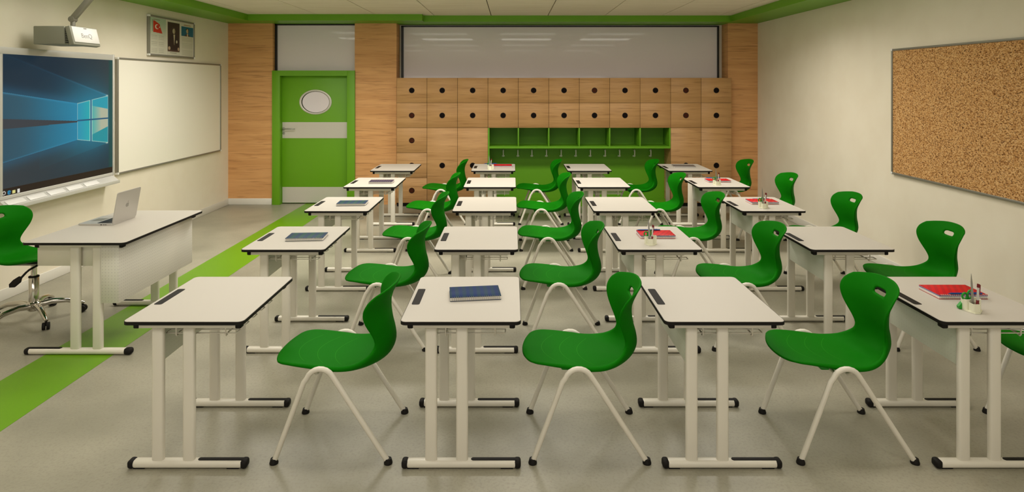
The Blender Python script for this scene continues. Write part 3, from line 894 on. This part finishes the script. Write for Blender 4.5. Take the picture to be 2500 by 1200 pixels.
ys = [5.30,5.54,5.785,6.03,6.275,6.52]
for k in range(5):
    y0, y1 = ys[k]+.02, ys[k+1]-.02
    Mx = Matrix.Translation((SX+.052, (y0+y1)/2, tz-.0235)) @ Matrix.Rotation(math.radians(39),4,'Y')
    t.box(-.026,.026,-(y1-y0)/2,(y1-y0)/2,-.002,.004,.002,2,Mx)
attach(t.build('tray_segment'), B)

# whiteboard
def framed(name, X0, X1, y0, y1, z0, z1, fw, surf, frame_mat, sgn=1, surf_obj=None):
    R = root(name, (X0, (y0+y1)/2, (z0+z1)/2))
    a, b_ = min(X0,X1), max(X0,X1)
    f_ = mb(frame_mat).box(a,b_,y0,y1,z1-fw,z1,.003).box(a,b_,y0,y1,z0,z0+fw,.003).box(a,b_,y0,y0+fw,z0,z1,.003).box(a,b_,y1-fw,y1,z0,z1,.003)
    attach(f_.build('frame'), R)
    Xs = X0+(X1-X0)*.7
    attach(mb(surf).box(min(X0,Xs),max(X0,Xs),y0+fw*.6,y1-fw*.6,z0+fw*.6,z1-fw*.6).build('panel'), R)
    cz = mb('plastic_white')
    e_ = .004
    for yy_ in (y0-e_, y1+e_-.025):
        for zz in (z0-e_, z1+e_-.025): cz.box(a, b_+e_ if sgn>0 else b_, yy_, yy_+.025, zz, zz+.025, .004) if sgn>0 else cz.box(a-e_, b_, yy_, yy_+.025, zz, zz+.025, .004)
    attach(cz.build('corner_cap'), R)
    return R
R = framed('whiteboard', XL+.001, -4.462, 6.955, 9.43, .882, 2.209, .020, 'whiteboard', 'alu')
tag(R, 'empty white dry-erase board with a thin aluminium frame', 'whiteboard')
R = framed('cork_board', XR-.001, 3.862, 4.1, 6.262, .995, 2.262, .020, 'cork', 'alu', -1)
tag(R, 'brown cork notice board on the right wall', 'notice board')
# poster case
PY0, PY1, PZ0, PZ1 = 7.56, 8.645, 2.262, 2.764
R = framed('poster_frame', XL+.001, -4.462, PY0, PY1, PZ0, PZ1, .022, 'page', 'alu')
tag(R, 'aluminium frame with three posters hung above the whiteboard', 'poster frame')
px0, px1 = PY0+.024, PY1-.024; wd = (px1-px0)
def pp(zx, zy):    # position on the posters, from fractions
    return px0+wd*zx, PZ0+.024+(PZ1-PZ0-.048)*zy
def poster_left(Y, z):
    u = (Y-px0)/(wd*.345); v = (z-PZ0-.024)/(PZ1-PZ0-.048)
    base = mix((206,202,184),(170,190,164), min(1,max(0,(v-.45)*2.2)))
    if .22 < u < .62 and .935 < v < .955 and (u*37)%1 < .75: return (150,70,50) if u < .4 else (96,90,76)
    fx = (u-.20)/.56; fz = (v-.60)/.32
    right = .66+ .34*(1-fz)**1.4 if fz < 1 else 0
    if fx > 0 and fx < right and 0 < fz+.06*fx < 1.0-.25*max(0,fx-.15)*1.6:
        d1 = math.hypot((fx-.42)*1.0, (fz-.48)*1.05); d2 = math.hypot(fx-.50, (fz-.49)*1.05)
        if d1 < .22 and d2 > .165: return (224,214,196)
        st = math.hypot(fx-.70, fz-.47)
        if st < .055: return (224,214,196)
        return (196,48,20)
    if .15 < u < .185 and .62 < v < .94: return (120,140,110)
    if v < .56 and .1 < u < .85:
        if (v*22)%1 < .35 and not .46 < u < .53 and (int(v*22)%4): return mix(base,(150,148,130),.45)
    return base
def poster_mid(Y, z):
    u = (Y-px0-wd*.352)/(wd*.33); v = (z-PZ0-.024)/(PZ1-PZ0-.048)
    if not (.09 < u < .92 and .10 < v < .95): 
        if .06 < v < .075 and .25 < u < .7: return (150,146,128)
        return (206,202,184)
    d_ = math.hypot((u-.52)/.10, (v-.70)/.075)
    col = (58,40,30)
    if math.hypot((u-.50)/.36, (v-.30)/.34) < 1 and v < .60: col = (44,28,22)
    if d_ < 1: return (176,166,136) if u < .56 else (140,120,92)
    if math.hypot((u-.5)/.13,(v-.78)/.03) < 1: return (70,56,44)
    if v < .60 and v > .30 and abs(u-.54) < .055*(v-.27)/.33: return (196,180,150)
    if math.hypot((u-.72)/.05,(v-.40)/.045) < 1: return (204,196,172)
    if math.hypot((u-.20)/.08,(v-.20)/.05) < 1 or math.hypot((u-.84)/.06,(v-.19)/.05) < 1: return (188,160,132)
    if v < .15 and (u*9+v*20)%1 < .4: return (120,86,66)
    return col
def poster_right(Y, z):
    u = (Y-px0-wd*.689)/(wd*.311); v = (z-PZ0-.024)/(PZ1-PZ0-.048)
    base = (206,202,184)
    if .22 < u < .78 and .925 < v < .94: return (160,96,50)
    if .03 < u < .99 and .60 < v < .89:
        if math.hypot((u-.52)/.10,(v-.76)/.065) < 1: return (188,160,120) if u < .56 else (110,84,60)
        if math.hypot((u-.50)/.12,(v-.81)/.035) < 1: return (40,40,40)
        if v < .68 and abs(u-.50) < .26*(.70-v)/.1: return (190,172,140) if abs(u-.52) < .05 else (80,50,44)
        return (0,96,122)
    if .1 < u < .9 and v < .56 and (v*24)%1 < .3 and (int(v*24)%5): return mix(base,(150,148,130),.40)
    return base
for nm, a, c, fn, lb in (('poster_sheet',0,.345,poster_left,'sheet with a red flag and text columns'),('poster_sheet',.352,.682,poster_mid,'dark portrait of a standing figure'),('poster_sheet',.689,1.0,poster_right,'sheet with a portrait on blue above text')):
    o = painted(nm, None, -4.4715, px0+wd*a, px0+wd*c, PZ0+.024, PZ1-.024, 110, 150, fn, 'print'); attach(o, R); o['label'] = lb

# ------------------------------------------------------------------ projector on its arm
Pj = root('projector', (-4.18, 5.78, 2.355)); tag(Pj, 'grey and white short-throw projector on a ceiling arm above the screen', 'projector')
pb = mb('plastic_grey').box(-.185,.10,-.18,.17,-.085,.082,.008,2).build('body', Pj, 'grey housing')
mb('dark_vent').box(.10,.128,-.172,.165,-.07,.07,.003,1).build('vent', pb)
g = mb('plastic_grey')
for k in range(8): g.box(.098,.13,-.1735,-.171,-.062+.016*k,-.058+.016*k)
g.build('vent_grille', pb)
Mx = Matrix.Translation((.165,0,0)) @ Matrix.Rotation(math.radians(-14),4,'Y')
cv = mb('plastic_grey').box(-.04,.006,-.185,.178,-.090,.088,.006,2).use('plastic_white').box(.004,.014,-.172,.166,-.068,.080,.004,2).xf(Mx).build('front_cover', Pj, 'white front cover')
g = mb('logo_grey').box(.0138,.0148,-.02,.02,.066,.074,.001,1).xf(Mx).build('latch', cv)
tx = bpy.data.curves.new('brand_text', 'FONT'); tx.body = 'BenQ'; tx.size = .062; tx.align_x = 'CENTER'; tx.extrude = .0006
to = bpy.data.objects.new('brand_text', tx); C.objects.link(to)
bpy.context.view_layer.update()
me = bpy.data.meshes.new_from_object(to.evaluated_get(bpy.context.evaluated_depsgraph_get())); bpy.data.objects.remove(to)
me.transform(Mx @ Matrix.Translation((.0143,.0,-.022)) @ Matrix(((0,0,1,0),(1,0,0,0),(0,1,0,0),(0,0,0,1))))
me.materials.clear(); me.materials.append(M['logo_grey'])
to = bpy.data.objects.new('brand_lettering', me); C.objects.link(to); to.parent = cv; to['label'] = 'grey lettering'
ar = mb('alu')
ar.tube([(.085,-.05,.082),(.085,-.05,.15)], .020, 14)
ar.lathe([(.0,-.03),(.027,-.028),(.027,.028),(.0,.03)], (.085,-.05,.155), 16, 'y')
ar.build('pivot', Pj)
Mx2 = Matrix.Translation((.085,-.05,.16)) @ Matrix.Rotation(math.radians(40.5),4,'Y')
mb('alu').box(-.024,.024,-.022,.022,0,.56,.006,2,Mx2).build('arm', Pj)
mb('alu_light').box(.38,.54,-.12,.02,.590,.607,.004).build('ceiling_plate', Pj)

# ------------------------------------------------------------------ ceiling light panels, three of the four rows added as fill
lg = []
PR = [(7.18,45,'farthest'),(5.65,1,'second farthest'),(3.5,15,'second nearest'),(.8,13,'nearest')]  # all but the second farthest row are added to even out the light
for k in range(16):
    PY, PW_, PN = PR[k//4]
    X = (-3.325 if PY == 5.65 else -3.05, -1.495, .33, 2.165)[k%4]
    R = root('ceiling_light', (X, PY, ZC))
    tag(R, 'flat rectangular light panel, %s of four in the %s ceiling row' % (('first','second','third','fourth')[k%4], PN), 'ceiling light', 'ceiling light panels')
    mb('white_metal').box(-.585,.585,-.315,-.298,-.02,0).box(-.585,.585,.298,.315,-.02,0).box(-.585,-.568,-.3,.3,-.02,0).box(.568,.585,-.3,.3,-.02,0).build('frame', R)
    mb('light_panel_bright' if PY == 5.65 else 'light_panel').box(-.568,.568,-.298,.298,-.016,-.002).build('diffuser', R)
    L = bpy.data.lights.new('panel_lamp', 'AREA'); L.shape = 'RECTANGLE'; L.size = 1.1; L.size_y = .56; L.energy = PW_; L.spread = math.radians(152); L.color = (1,.945,.86)
    lo = bpy.data.objects.new('panel_lamp', L); C.objects.link(lo); lo.location = (0,0,-.022); lo.parent = R
# unseen lamps added at the invented rear openings to brighten the room
for a, c in RW:
    L = bpy.data.lights.new('daylight', 'AREA'); L.shape = 'RECTANGLE'; L.size = c-a; L.size_y = 1.3; L.energy = 26; L.color = (1,.95,.87)
    lo = bpy.data.objects.new('daylight', L); C.objects.link(lo); lo.location = ((a+c)/2, YF-.02, 1.54); lo.rotation_euler = (math.radians(90),0,0)

W = bpy.data.worlds.new('World'); SC.world = W; W.use_nodes = True
W.node_tree.nodes['Background'].inputs[0].default_value = (.9,.9,.95,1); W.node_tree.nodes['Background'].inputs[1].default_value = 1.0

# ------------------------------------------------------------------ camera
cam = bpy.data.cameras.new('camera'); co = bpy.data.objects.new('camera', cam); C.objects.link(co)
co.location = (0,0,EYE); co.rotation_euler = (math.radians(90),0,0)
cam.sensor_fit = 'HORIZONTAL'; cam.sensor_width = 36; cam.lens = 36*F/2500
cam.shift_x = 0; cam.shift_y = -(600-HZ)/2500
cam.clip_start = .05
SC.camera = co
SC.view_settings.view_transform = 'Standard'; SC.view_settings.look = 'None'
SC.view_settings.gamma = 1.0; SC.view_settings.use_curve_mapping = False
SC.view_settings.exposure = -0.47
